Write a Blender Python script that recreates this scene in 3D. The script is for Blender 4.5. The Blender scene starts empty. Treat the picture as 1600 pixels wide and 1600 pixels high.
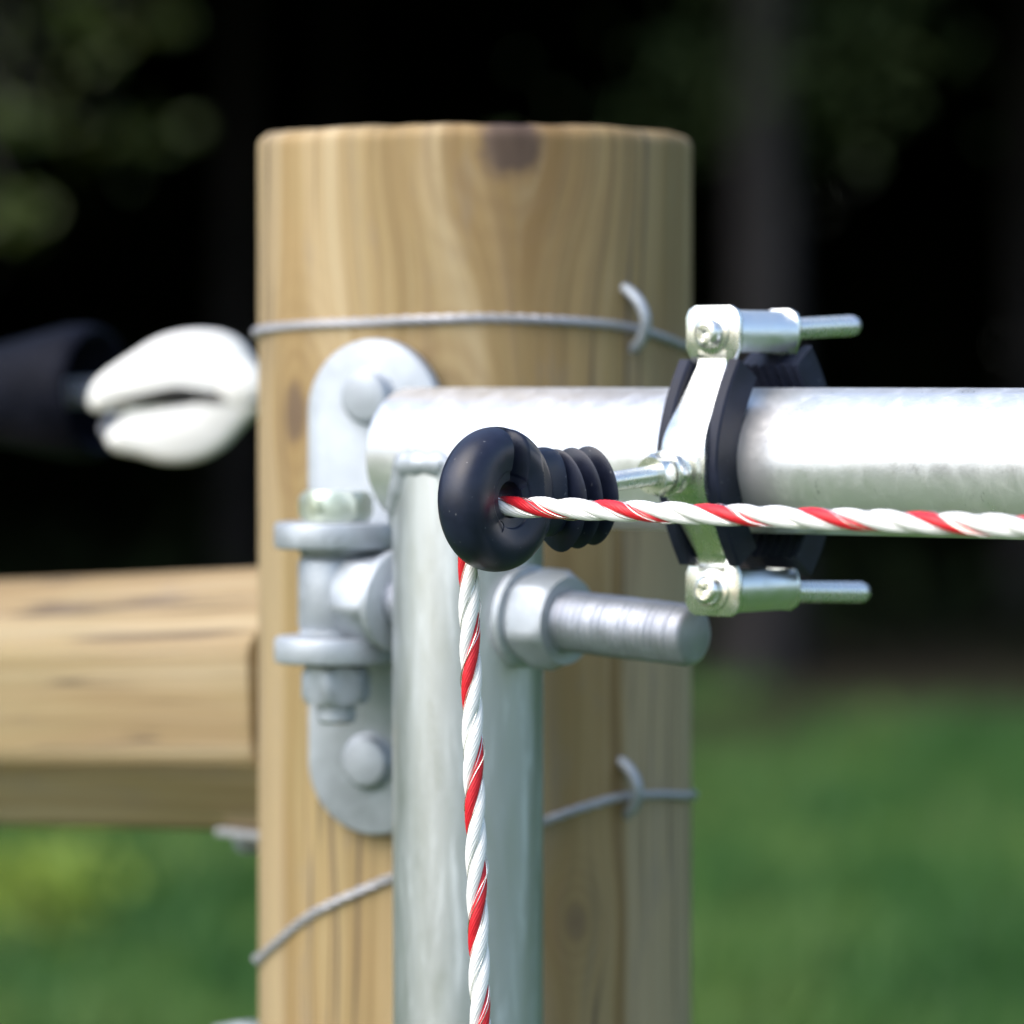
import bpy, math, random
from math import sin, cos, pi, sqrt, radians, atan2, hypot
from mathutils import Vector as V3, noise

random.seed(7)
scn = bpy.context.scene
COL = scn.collection

# ------------------------------------------------------------------ camera
HC = 1.20                      # camera height = height of the gate's top tube
FPX = 7384.0                   # focal length in photo pixels (photo 1600 x 1600)
HOR = 595.0                    # row of the horizon in the photo
PITCH = math.atan((800 - HOR) / FPX)
cam_d = bpy.data.cameras.new("camera")
cam_d.sensor_fit = 'HORIZONTAL'
cam_d.sensor_width = 24.0
cam_d.lens = FPX / 1600 * 24.0
cam_d.clip_start = 0.02
cam_d.clip_end = 2000
cam_d.dof.use_dof = True
cam_d.dof.focus_distance = 1.295
cam_d.dof.aperture_fstop = 6.3
cam = bpy.data.objects.new("camera", cam_d)
COL.objects.link(cam)
cam.location = (0, 0, HC)
cam.rotation_euler = (pi / 2 - PITCH, 0, 0)
scn.camera = cam

# ------------------------------------------------------------------ light
SUN_EL, SUN_AZ = radians(48), radians(238)      # azimuth clockwise from +Y: behind the camera, to the left
w = bpy.data.worlds.new("World"); scn.world = w; w.use_nodes = True
wn = w.node_tree
sky = wn.nodes.new('ShaderNodeTexSky'); sky.sky_type = 'NISHITA'; sky.sun_disc = False
sky.sun_elevation = SUN_EL; sky.sun_rotation = SUN_AZ
sky.air_density = 1.0; sky.dust_density = 2.5; sky.ozone_density = 1.0
bg = wn.nodes['Background']; bg.inputs['Strength'].default_value = 0.15
wn.links.new(sky.outputs[0], bg.inputs['Color'])
sd = bpy.data.lights.new("sun", 'SUN'); sd.energy = 1.5; sd.angle = radians(70); sd.color = (1.0, 0.97, 0.93)
so = bpy.data.objects.new("sun", sd); COL.objects.link(so)
sun_dir = V3((sin(SUN_AZ) * cos(SUN_EL), cos(SUN_AZ) * cos(SUN_EL), sin(SUN_EL)))
so.rotation_euler = (-sun_dir).to_track_quat('-Z', 'Y').to_euler()
so.location = sun_dir * 30
scn.view_settings.view_transform = 'Standard'
scn.view_settings.look = 'None'
scn.view_settings.exposure = 1.16
scn.view_settings.gamma = 1.0
scn.cycles.use_denoising = True
scn.cycles.max_bounces = 8
scn.cycles.diffuse_bounces = 3
scn.cycles.sample_clamp_indirect = 6

# ------------------------------------------------------------------ helpers
def P(px, py, Y):
    """photo pixel + distance in front of the camera -> world point"""
    a, b = (px - 800) / FPX, -(py - 800) / FPX
    dy = cos(PITCH) + b * sin(PITCH)
    dz = -sin(PITCH) + b * cos(PITCH)
    k = Y / dy
    return V3((a * k, Y, HC + dz * k))

def tag(o, label=None, cat=None, group=None, kind=None):
    if label: o['label'] = label
    if cat: o['category'] = cat
    if group: o['group'] = group
    if kind: o['kind'] = kind
    return o

ORG = {}
def thing(name, loc, label, cat, group=None):
    o = bpy.data.objects.new(name, None); o.empty_display_size = 0.02
    COL.objects.link(o); o.location = loc; ORG[o.name] = V3(loc)
    return tag(o, label, cat, group)

def build(name, verts, faces, mat, parent=None, org=None, smooth=38, uv=None):
    """one mesh object from world-space vertices; origin at the parent's origin or org"""
    if org is None:
        org = ORG[parent.name] if parent is not None else V3((0, 0, 0))
    org = V3(org)
    me = bpy.data.meshes.new(name)
    me.from_pydata([tuple(V3(v) - org) for v in verts], [], faces)
    me.update()
    if smooth:
        me.polygons.foreach_set('use_smooth', [True] * len(me.polygons))
        me.set_sharp_from_angle(angle=radians(smooth))
    me.materials.append(mat)
    o = bpy.data.objects.new(name, me); COL.objects.link(o)
    if parent is not None:
        o.parent = parent; o.location = org - ORG[parent.name]
    else:
        o.location = org
    ORG[o.name] = org
    return o

class MB:
    def __init__(s): s.v = []; s.f = []
    def add(s, v, f):
        n = len(s.v); s.v += [V3(q) for q in v]; s.f += [tuple(i + n for i in q) for q in f]; return s
    def build(s, name, mat, parent=None, **k): return build(name, s.v, s.f, mat, parent, **k)

def frame(ax):
    ax = V3(ax).normalized()
    r = V3((0, 0, 1)) if abs(ax.z) < 0.9 else V3((0, 1, 0))
    a = ax.cross(r).normalized(); b = a.cross(ax).normalized()
    return a, b

def rings(rs, cap0=True, cap1=True):
    """loft a list of closed rings of equal count"""
    n = len(rs[0]); v = [q for r in rs for q in r]; f = []
    for i in range(len(rs) - 1):
        for j in range(n):
            k = (j + 1) % n
            f.append((i * n + j, i * n + k, (i + 1) * n + k, (i + 1) * n + j))
    if cap0: f.append(tuple(range(n - 1, -1, -1)))
    if cap1: f.append(tuple((len(rs) - 1) * n + j for j in range(n)))
    return v, f

def lathe(o, ax, prof, seg=32, sa=1.0, sb=1.0, rot=0.0, ab=None, cap0=True, cap1=True):
    """profile of (distance along axis, radius)"""
    o = V3(o); ax = V3(ax).normalized()
    a, b = ab if ab else frame(ax)
    rs = []
    for t, r in prof:
        rs.append([o + ax * t + a * (cos(rot + 2 * pi * j / seg) * r * sa) + b * (sin(rot + 2 * pi * j / seg) * r * sb) for j in range(seg)])
    return rings(rs, cap0, cap1)

def sweep(pts, rad, seg=10, caps=True):
    """round tube along a path; rad number or list"""
    pts = [V3(p) for p in pts]; n = len(pts)
    tang = []
    for i in range(n):
        t = pts[min(i + 1, n - 1)] - pts[max(i - 1, 0)]
        tang.append(t.normalized())
    a, b = frame(tang[0])
    rs = []
    for i in range(n):
        t = tang[i]
        a = (a - t * a.dot(t)).normalized(); b = t.cross(a)
        r = rad[i] if isinstance(rad, (list, tuple)) else rad
        rs.append([pts[i] + a * (cos(2 * pi * j / seg) * r) + b * (sin(2 * pi * j / seg) * r) for j in range(seg)])
    return rings(rs, caps, caps)

def extrude(pts, o, ea, eb, en, t, bev=0.0):
    """2-D outline in (ea, eb) at o, thick t along en, front edge bevelled"""
    o, ea, eb, en = V3(o), V3(ea), V3(eb), V3(en)
    n = len(pts)
    area = sum(pts[i][0] * pts[(i + 1) % n][1] - pts[(i + 1) % n][0] * pts[i][1] for i in range(n))
    sg = 1 if area > 0 else -1
    def off(d):
        out = []
        for i in range(n):
            x0, y0 = pts[i - 1]; x1, y1 = pts[(i + 1) % n]
            dx, dy = x1 - x0, y1 - y0; L = hypot(dx, dy) or 1
            out.append((pts[i][0] - sg * dy / L * d, pts[i][1] + sg * dx / L * d))
        return out
    lay = [(0, 0.0)]
    if bev: lay = [(bev * .9, 0.0), (bev * .3, bev * .3), (0, bev)]
    st = []
    for d, h in lay: st.append((d, h))
    up = [(d, t - h) for d, h in reversed(lay)]
    rs = [[o + ea * x + eb * y + en * h for x, y in off(d)] for d, h in st + up]
    if not bev: rs = [[o + ea * x + eb * y + en * h for x, y in pts] for h in (0, t)]
    v, f = rings(rs)
    return v, f

def box(o, ea, eb, en, a, b, c, bev=0.0004):
    pts = [(-a / 2, -b / 2), (a / 2, -b / 2), (a / 2, b / 2), (-a / 2, b / 2)]
    return extrude(pts, V3(o) - V3(en) * (c / 2), ea, eb, en, c, bev)

def fillet(poly, r, n=8):
    out = [V3((poly[0][0], poly[0][1], 0))]
    for i in range(1, len(poly) - 1):
        p = V3((*poly[i], 0)); a = V3((*poly[i - 1], 0)); b = V3((*poly[i + 1], 0))
        da = (a - p); db = (b - p)
        k = min(r, da.length * .49, db.length * .49)
        s, e = p + da.normalized() * k, p + db.normalized() * k
        for j in range(n + 1):
            t = j / n
            out.append(s * (1 - t) ** 2 + p * (2 * t * (1 - t)) + e * t * t)
    out.append(V3((*poly[-1], 0)))
    return [(q.x, q.y) for q in out]

def strip(path, sec, o, e1, e2, e3, caps=True, ws=None):
    """sweep a section (n, w) along a planar path (e1, e2); n = left normal of the path"""
    o, e1, e2, e3 = V3(o), V3(e1), V3(e2), V3(e3)
    rs = []; n = len(path)
    for i in range(n):
        a = path[max(i - 1, 0)]; b = path[min(i + 1, n - 1)]
        dx, dy = b[0] - a[0], b[1] - a[1]; L = hypot(dx, dy)
        nx, ny = -dy / L, dx / L
        rs.append([o + e1 * (path[i][0] + nx * q) + e2 * (path[i][1] + ny * q) + e3 * (w_ * (ws[i] if ws else 1)) for q, w_ in sec])
    return rings(rs, caps, caps)

def smoothpts(p, k=6):
    """Catmull-Rom through points"""
    p = [V3(q) for q in p]; out = []
    for i in range(len(p) - 1):
        p0 = p[max(i - 1, 0)]; p1 = p[i]; p2 = p[i + 1]; p3 = p[min(i + 2, len(p) - 1)]
        for j in range(k):
            t = j / k
            out.append(((p1 * 2) + (p2 - p0) * t + (p0 * 2 - p1 * 5 + p2 * 4 - p3) * t * t + (p1 * 3 - p0 - p2 * 3 + p3) * t ** 3) * .5)
    out.append(p[-1]); return out

# ------------------------------------------------------------------ materials
class NM:
    """tiny node-graph writer"""
    def __init__(s, name):
        s.m = bpy.data.materials.new(name); s.m.use_nodes = True
        s.t = s.m.node_tree; s.b = s.t.nodes['Principled BSDF']
    def n(s, typ, **k):
        q = s.t.nodes.new(typ)
        for a, b in k.items(): setattr(q, a, b)
        return q
    def l(s, a, b): s.t.links.new(a, b)
    def put(s, sock, v):
        if isinstance(v, (int, float, tuple, list)):
            if isinstance(v, (tuple, list)) and sock.type == 'RGBA' and len(v) == 3: v = (*v, 1)
            sock.default_value = v
        else: s.l(v, sock)
    def math(s, op, a, b=None, c=None):
        q = s.n('ShaderNodeMath', operation=op)
        s.put(q.inputs[0], a)
        if b is not None: s.put(q.inputs[1], b)
        if c is not None: s.put(q.inputs[2], c)
        return q.outputs[0]
    def obj(s): return s.n('ShaderNodeTexCoord').outputs['Object']
    def xyz(s, v):
        q = s.n('ShaderNodeSeparateXYZ'); s.l(v, q.inputs[0]); return q.outputs
    def vec(s, x, y, z):
        q = s.n('ShaderNodeCombineXYZ')
        for i, v in enumerate((x, y, z)): s.put(q.inputs[i], v)
        return q.outputs[0]
    def scale(s, v, k):
        q = s.n('ShaderNodeVectorMath', operation='MULTIPLY'); s.l(v, q.inputs[0]); q.inputs[1].default_value = k; return q.outputs[0]
    def noise(s, v, sc, det=3, rough=.55, dist=0.0):
        q = s.n('ShaderNodeTexNoise'); s.l(v, q.inputs['Vector'])
        q.inputs['Scale'].default_value = sc; q.inputs['Detail'].default_value = det
        q.inputs['Roughness'].default_value = rough; q.inputs['Distortion'].default_value = dist
        return q.outputs['Fac']
    def ramp(s, f, stops):
        q = s.n('ShaderNodeValToRGB'); s.l(f, q.inputs[0]); e = q.color_ramp.elements
        while len(e) < len(stops): e.new(.5)
        for el, (p, c) in zip(e, stops):
            el.position = p; el.color = (*c, 1) if isinstance(c, (tuple, list)) else (c, c, c, 1)
        return q.outputs[0]
    def mix(s, f, a, b, mode='MIX'):
        q = s.n('ShaderNodeMix', data_type='RGBA', blend_type=mode)
        s.put(q.inputs[0], f); s.put(q.inputs[6], a); s.put(q.inputs[7], b); return q.outputs[2]
    def maprange(s, v, a, b, c=0.0, d=1.0):
        q = s.n('ShaderNodeMapRange'); s.l(v, q.inputs[0])
        for i, k in enumerate((a, b, c, d)): q.inputs[i + 1].default_value = k
        return q.outputs[0]
    def bump(s, h, st, dist):
        q = s.n('ShaderNodeBump'); q.inputs['Strength'].default_value = st; q.inputs['Distance'].default_value = dist
        s.l(h, q.inputs['Height']); s.l(q.outputs[0], s.b.inputs['Normal'])
    def set(s, **k):
        for a, b in k.items(): s.put(s.b.inputs[a.replace('_', ' ')], b)
        return s.m

def mat_galv(name, base, rough, met, seed, pits=True, st=(1, 1, .55), lo=.90):
    m = NM(name); o = m.obj()
    o2 = m.n('ShaderNodeVectorMath', operation='ADD'); m.l(o, o2.inputs[0]); o2.inputs[1].default_value = (seed, seed * .7, seed * .3); o2 = o2.outputs[0]
    big = m.noise(m.scale(o2, st), 28, 4, .6)
    mid = m.noise(m.scale(o2, st), 170, 4, .65, .6)
    fine = m.noise(o2, 900, 3, .6)
    d = tuple(c * lo for c in base)
    c = m.mix(m.maprange(big, .36, .64), d, base)
    c = m.mix(m.math('MULTIPLY', m.maprange(mid, .55, .72), .55), c, tuple(min(1, q * 1.16) for q in base))
    if pits:
        pit = m.noise(m.scale(o2, (1, 1, .5)), 620, 3, .7)
        msk = m.noise(o2, 60, 2, .5)
        f = m.math('MULTIPLY', m.maprange(pit, .60, .70), m.maprange(msk, .50, .64))
        c = m.mix(m.math('MULTIPLY', f, .42), c, (.24, .25, .28))
    r = m.math('ADD', m.maprange(mid, .3, .75, rough - .05, rough + .13), m.maprange(fine, .3, .7, -.03, .03))
    m.bump(m.math('ADD', m.math('MULTIPLY', mid, .6), m.math('MULTIPLY', fine, .35)), .15, .0005)
    return m.set(Base_Color=c, Metallic=met, Roughness=r)

M = {}
M['upright'] = mat_galv('galvanised_upright', (.66, .695, .72), .37, .88, 1.9, False, (1, 1, .16), .70)
M['tube'] = mat_galv('galvanised_tube', (.90, .905, .91), .33, .82, 0.0)
M['galv'] = mat_galv('galvanised_hinge', (.42, .46, .505), .48, .50, 3.1, False, (1, 1, 1), .70)
M['bolt'] = mat_galv('galvanised_bolt', (.42, .445, .51), .46, .70, 5.7, False, (1, 1, 1), .72)
M['wire'] = mat_galv('steel_wire', (.40, .40, .42), .48, .7, 8.3, False)

def mat_zinc(name, r0, c0, c1):
    m = NM(name); o = m.obj()
    a = m.noise(o, 240, 3, .6); b = m.noise(o, 40, 2, .5)
    c = m.mix(m.maprange(b, .35, .65), c0, c1)
    m.bump(a, .05, .0002)
    return m.set(Base_Color=c, Metallic=.95, Roughness=m.maprange(a, .3, .7, r0, r0 + .13))
M['zinc'] = mat_zinc('bright_zinc', .20, (.80, .80, .78), (.84, .85, .76))
M['zinc_soft'] = mat_zinc('satin_zinc', .33, (.84, .85, .84), (.86, .87, .82))
M['zinc_dull'] = mat_zinc('yellowish_zinc', .34, (.62, .66, .58), (.68, .72, .56))

def mat_black(name, base, r0, r1, sc, bst, spec=.36):
    m = NM(name); o = m.obj()
    a = m.noise(o, sc, 4, .6); b = m.noise(o, 90, 3, .6); s = m.noise(o, 1700, 2, .5)
    sp = m.noise(o, 700, 1, .5)
    dust = m.math('MULTIPLY', m.maprange(sp, .74, .78), .55)
    c = m.mix(m.maprange(b, .4, .7), base, tuple(q * 1.7 + .002 for q in base))
    c = m.mix(dust, c, (.16, .16, .17))
    m.bump(m.math('ADD', a, m.math('MULTIPLY', s, .4)), bst, .0003)
    return m.set(Base_Color=c, Roughness=m.maprange(b, .3, .7, r0, r1), Specular_IOR_Level=spec)
M['black'] = mat_black('black_plastic', (.0065, .0090, .0210), .33, .43, 420, .10, .38)
M['grip'] = mat_black('dull_black_plastic', (.0026, .0032, .0068), .55, .65, 420, .10, .06)
M['rubber'] = mat_black('black_rubber', (.0070, .0090, .0190), .42, .54, 260, .12, .24)

def mat_rope(name, base, dark):
    m = NM(name); o = m.obj()
    a = m.noise(o, 900, 3, .6); b = m.noise(o, 55, 2, .5)
    c = m.mix(m.maprange(a, .3, .7), dark, base)
    m.bump(a, .12, .0002)
    return m.set(Base_Color=c, Roughness=m.maprange(b, .3, .7, .34, .50), Specular_IOR_Level=.40)
M['white_rope'] = mat_rope('white_rope_yarn', (.84, .835, .82), (.78, .775, .76))
M['red_rope'] = mat_rope('red_rope_yarn', (.66, .018, .030), (.52, .012, .022))
M['white_plastic'] = mat_rope('white_plastic', (.80, .80, .77), (.76, .76, .72))

def mat_wood(name, R, knots, post=True, W=((.180, .108, .039), (.252, .166, .068), (.322, .228, .108), (.405, .312, .180)), bands=()):
    """treated pine; grain runs along local z of the object's coordinates (post) or along local x (rail)"""
    m = NM(name); o = m.obj(); x, y, z = m.xyz(o)
    if post:
        u = m.math('MULTIPLY', m.math('ARCTAN2', x, m.math('MULTIPLY', y, -1)), R); h = z
    else:
        u = m.math('MULTIPLY', m.math('ARCTAN2', z, m.math('MULTIPLY', y, -1)), R); h = x
    wob = m.noise(m.vec(m.math('MULTIPLY', u, 18), m.math('MULTIPLY', h, 3.0), 0), 1.0, 3, .55)
    g = m.math('ADD', u, m.math('MULTIPLY', m.math('SUBTRACT', wob, .5), .020))
    kmask = None; kring = None
    for (ku, kh, ka, kb, dark) in knots:
        du = m.math('SUBTRACT', u, ku); dh = m.math('SUBTRACT', h, kh)
        e = m.math('ADD', m.math('POWER', m.math('ABSOLUTE', m.math('DIVIDE', du, ka)), 2.0), m.math('POWER', m.math('ABSOLUTE', m.math('DIVIDE', dh, kb)), 2.0))
        # grain swerves round the knot
        infl = m.math('POWER', 2.718, m.math('MULTIPLY', e, -.10))
        g = m.math('SUBTRACT', g, m.math('MULTIPLY', m.math('MULTIPLY', du, infl), .8))
        d = m.math('SQRT', e)
        jag = m.math('ADD', d, m.math('MULTIPLY', m.math('SUBTRACT', m.noise(o, 130, 3, .6), .5), .7))
        k = m.math('MULTIPLY', m.maprange(jag, 1.15, .75), dark)
        kmask = k if kmask is None else m.math('MAXIMUM', kmask, k)
        r_ = m.math('MULTIPLY', m.math('MULTIPLY', m.math('ADD', m.math('SINE', m.math('MULTIPLY', jag, 7.5)), 1), .5), m.math('POWER', 2.718, m.math('MULTIPLY', e, -.09)))
        kring = r_ if kring is None else m.math('MAXIMUM', kring, r_)
    crk = m.noise(m.vec(m.math('MULTIPLY', g, 95), m.math('MULTIPLY', h, 2.2), 5.5), 1.0, 2, .5)
    s1 = m.noise(m.vec(m.math('MULTIPLY', g, 55), m.math('MULTIPLY', h, 1.3), 3.1), 1.0, 4, .6)
    s2 = m.noise(m.vec(m.math('MULTIPLY', g, 260), m.math('MULTIPLY', h, 5), 7.7), 1.0, 4, .65)
    s3 = m.noise(m.vec(m.math('MULTIPLY', g, 900), m.math('MULTIPLY', h, 12), 1.7), 1.0, 2, .6)
    ring = m.math('SINE', m.math('ADD', m.math('MULTIPLY', g, 640), m.math('MULTIPLY', s1, 16)))
    cl = m.noise(m.vec(m.math('MULTIPLY', u, 14), m.math('MULTIPLY', h, 5), 2.0), 1.0, 3, .6)
    c = m.ramp(s1, [(.32, W[0]), (.45, W[1]), (.56, W[2]), (.70, W[3])])
    c = m.mix(m.maprange(cl, .42, .66), c, m.mix(.45, c, (.225, .185, .080)))          # green treatment stain
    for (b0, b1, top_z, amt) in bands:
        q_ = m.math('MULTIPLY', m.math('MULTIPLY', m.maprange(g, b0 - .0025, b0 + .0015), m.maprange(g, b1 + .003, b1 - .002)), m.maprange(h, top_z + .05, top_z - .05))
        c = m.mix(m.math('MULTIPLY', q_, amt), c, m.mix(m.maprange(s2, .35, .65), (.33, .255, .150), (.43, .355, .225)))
    c = m.mix(m.math('MULTIPLY', m.math('MULTIPLY', m.maprange(ring, .25, 1.0), m.maprange(cl, .35, .6)), .28), c, (.29, .20, .095))
    c = m.mix(m.math('MULTIPLY', m.maprange(s2, .53, .70), .62), c, (.185, .128, .072))
    c = m.mix(m.math('MULTIPLY', m.maprange(s2, .42, .28), .35), c, (.46, .39, .25))
    crack = m.math('MULTIPLY', m.maprange(m.math('ABSOLUTE', m.math('SUBTRACT', crk, .5)), .020, .006), m.maprange(m.noise(m.vec(m.math('MULTIPLY', u, 30), m.math('MULTIPLY', h, 6), 1.0), 1.0, 2, .5), .46, .56))
    c = m.mix(m.math('MULTIPLY', crack, .85), c, (.085, .060, .040))
    dirt = m.noise(m.vec(m.math('MULTIPLY', u, 40), m.math('MULTIPLY', h, 9), 9.0), 1.0, 4, .7)
    c = m.mix(m.math('MULTIPLY', m.maprange(dirt, .56, .74), .60), c, (.20, .165, .135))
    if kmask is not None:
        c = m.mix(m.math('MULTIPLY', kring, .55), c, (.20, .125, .055))
        kc = m.mix(m.maprange(s2, .35, .65), (.070, .043, .028), (.135, .092, .064))
        c = m.mix(kmask, c, kc)
    hgt = m.math('ADD', m.math('MULTIPLY', s2, .7), m.math('MULTIPLY', s3, .35))
    m.bump(hgt, .45, .0009)
    return m.set(Base_Color=c, Roughness=m.maprange(s2, .3, .7, .58, .78), Specular_IOR_Level=.32)

def mat_simple(name, stops, sc, rough, bump=0, dist=.01, zs=1.0, spec=.25):
    m = NM(name); o = m.n('ShaderNodeNewGeometry').outputs['Position']
    a = m.noise(m.scale(o, (1, 1, zs)), sc, 4, .6)
    c = m.ramp(a, stops)
    if bump: m.bump(a, bump, dist)
    return m.set(Base_Color=c, Roughness=rough, Specular_IOR_Level=spec)
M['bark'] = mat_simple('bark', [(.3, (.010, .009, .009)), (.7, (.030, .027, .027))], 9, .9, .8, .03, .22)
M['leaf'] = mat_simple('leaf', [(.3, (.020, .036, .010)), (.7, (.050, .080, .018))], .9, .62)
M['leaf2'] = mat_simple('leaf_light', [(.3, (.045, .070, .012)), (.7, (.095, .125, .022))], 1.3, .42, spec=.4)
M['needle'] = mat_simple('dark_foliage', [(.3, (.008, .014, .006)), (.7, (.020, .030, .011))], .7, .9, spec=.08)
M['blade'] = mat_simple('grass_blade', [(.36, (.014, .060, .011)), (.48, (.033, .102, .020)), (.60, (.090, .160, .036))], 1.6, .5)
M['weed'] = mat_simple('weed_leaf', [(.3, (.13, .20, .020)), (.7, (.20, .27, .035))], 6, .5)

def mat_ground():
    m = NM('meadow_ground'); o = m.n('ShaderNodeNewGeometry').outputs['Position']; x, y, z = m.xyz(o)
    a = m.noise(o, 1.5, 5, .65); b = m.noise(o, 22, 4, .7); e = m.noise(o, .35, 2, .5)
    gr = m.ramp(a, [(.36, (.012, .043, .009)), (.48, (.027, .072, .015)), (.60, (.066, .112, .027))])
    gr = m.mix(m.math('MULTIPLY', m.maprange(b, .5, .75), .5), gr, (.035, .05, .018))
    fl = m.ramp(b, [(.3, (.014, .013, .009)), (.7, (.036, .032, .019))])
    edge = m.math('ADD', y, m.math('MULTIPLY', m.math('SUBTRACT', e, .5), 5.0))
    c = m.mix(m.maprange(edge, 12.8, 18.6), gr, fl)
    m.bump(b, .5, .03)
    return m.set(Base_Color=c, Roughness=.95, Specular_IOR_Level=.1)
M['ground'] = mat_ground()

# ------------------------------------------------------------------ frame of the place
TH = radians(40)
T = V3((cos(TH), -sin(TH), 0))          # along the gate, towards the camera on the right
N = V3((sin(TH), cos(TH), 0))           # across the gate, away from the camera
UP = V3((0, 0, 1))
RING = V3((-.0044, 1.300, HC - .0326))
CL = V3((.06995, 1.3886, HC - .0233))   # gate tube axis where the clamp sits
ST = V3((-.0136, 1.4587, HC - .0233))   # gate tube axis over the upright
RH, RV = .0213, .0233
POST = V3((-.0124, 1.590, 0)); RP = .073
POST_TOP = HC + .0822

# ------------------------------------------------------------------ ground, meadow
mb = MB(); n = 40; S = 320.0
for i in range(n + 1):
    for j in range(n + 1):
        xx = (i / n * 2 - 1); yy = (j / n * 2 - 1)
        xx = xx * abs(xx) * S; yy = yy * abs(yy) * S + 12
        zz = (noise.noise(V3((xx * .25, yy * .25, 0))) * .03)
        if hypot(xx, yy) < 3: zz = 0
        mb.v.append(V3((xx, yy, zz - .004)))
for i in range(n):
    for j in range(n):
        a = i * (n + 1) + j
        mb.f.append((a, a + n + 1, a + n + 2, a + 1))
tag(mb.build('ground', M['ground'], smooth=60), 'green meadow running back to the dark edge of the wood', kind='structure')

rg = random.Random(3)
mb = MB(); vs, fs = mb.v, mb.f
for k in range(62000):
    Y = 5.5 + 13.2 * rg.random() ** .85
    X = rg.uniform(-1, 1) * (.125 * Y + .9)
    d = noise.noise(V3((X * .9, Y * .9, 5.0)))
    if rg.random() > .72 + d - max(0, (Y - 14.0) / 5.0): continue
    h = rg.uniform(.05, .11) * (1 + .6 * d) * (1.3 if rg.random() < .06 else 1)
    a = rg.uniform(0, 2 * pi); wd = rg.uniform(.004, .009)
    ln = rg.uniform(0, .8) * h; b = rg.uniform(0, 2 * pi)
    i = len(vs)
    vs += [V3((X - cos(a) * wd, Y - sin(a) * wd, -.01)), V3((X + cos(a) * wd, Y + sin(a) * wd, -.01)), V3((X + cos(b) * ln, Y + sin(b) * ln, h))]
    fs.append((i, i + 1, i + 2))
tag(mb.build('grass', M['blade'], smooth=0), 'short green meadow grass behind the gate post', 'grass', kind='stuff')

def leaf_quad(mb, c, s, rg, droop=0.0):
    n_ = V3((rg.gauss(0, 1), rg.gauss(0, 1), rg.gauss(0, 1) + .5)).normalized()
    a, b = frame(n_); r = rg.uniform(0, 2 * pi)
    a, b = a * cos(r) + b * sin(r), b * cos(r) - a * sin(r)
    i = len(mb.v)
    mb.v += [c - a * s, c - b * (s * .45), c + a * s + n_ * (s * .15), c + b * (s * .45)]
    mb.f.append((i, i + 1, i + 2, i + 3))

# bright weed clump in the grass
wc = P(35, 1440, 10.3); wc.z = 0
rg = random.Random(11); mb = MB()
for k in range(240):
    q = wc + V3((rg.gauss(0, .11), rg.gauss(0, .2), rg.uniform(.02, .17)))
    leaf_quad(mb, q, rg.uniform(.02, .045), rg)
t = thing('weed_clump', wc, 'yellow-green weed clump in the grass below the wooden rail', 'weed')
mb.build('leaves', M['weed'], t, smooth=0)
mb = MB()
for k in range(9):
    e = wc + V3((rg.gauss(0, .07), rg.gauss(0, .1), rg.uniform(.06, .14)))
    mb.add(*sweep([wc + V3((0, 0, -.01)), wc * .5 + e * .5 + V3((0, 0, .03)), e], .003, 5))
mb.build('stems', M['weed'], t)

# ------------------------------------------------------------------ wood behind
def tree(px, Y, r, label, seed, low=2.6, leafmat='leaf', nleaf=2600, extra=(), lean=0.0):
    rg = random.Random(seed)
    b = P(px, HOR, Y); b.z = -.05
    t = thing('tree', b, label, 'tree', 'trees at the edge of the wood')
    pts = []; rad = []
    for i in range(15):
        z = i / 14 * 7.5
        pts.append(b + V3((lean * z + .08 * noise.noise(V3((z * .5, seed, 0))), .06 * noise.noise(V3((z * .5, seed, 7))), z)))
        rad.append(r * (1.0 - .085 * z) + (.35 * r if i == 0 else .1 * r if i == 1 else 0))
    m_ = MB().add(*sweep(pts, rad, 14))
    for k in range(7):
        z = rg.uniform(low + .3, 6.5); a = rg.uniform(0, 2 * pi)
        p0 = b + V3((lean * z, 0, z)); L = rg.uniform(1.2, 2.4)
        p1 = p0 + V3((cos(a) * L * .5, sin(a) * L * .5, .35)); p2 = p0 + V3((cos(a) * L, sin(a) * L, .25))
        m_.add(*sweep([p0, p1, p2], [r * .35, r * .22, r * .07], 7))
    for (ex, ey, ez, er, en_) in extra:
        c = P(ex, ey, ez)
        p0 = b + V3((0, 0, max(c.z + .5, 2.4)))
        m_.add(*sweep([p0, (p0 + c) * .5 + V3((0, 0, .2)), c], [r * .3, r * .18, r * .05], 7))
    m_.build('trunk', M['bark'], t)
    cr = MB(); c0 = b + V3((0, 0.4, low + 3.1))
    cl = [(c0 + V3((rg.gauss(0, 1.3), rg.gauss(0, 1.2), rg.uniform(-2.6, 2.6))), rg.uniform(.5, 1.0)) for _ in range(34)]
    for k in range(nleaf):
        c, s = rg.choice(cl)
        q = c + V3((rg.gauss(0, .5), rg.gauss(0, .5), rg.gauss(0, .36))) * s
        if q.z < low + .12 * rg.gauss(0, 1): continue
        leaf_quad(cr, q, rg.uniform(.10, .24), rg)
    for (ex, ey, ez, er, en_) in extra:
        c = P(ex, ey, ez)
        for k in range(en_):
            q = c + V3((rg.gauss(0, er), rg.gauss(0, er), rg.gauss(0, er * .6)))
            leaf_quad(cr, q, rg.uniform(.025, .06), rg)
    cr.build('crown', M[leafmat], t, smooth=0)
    return t

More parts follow.
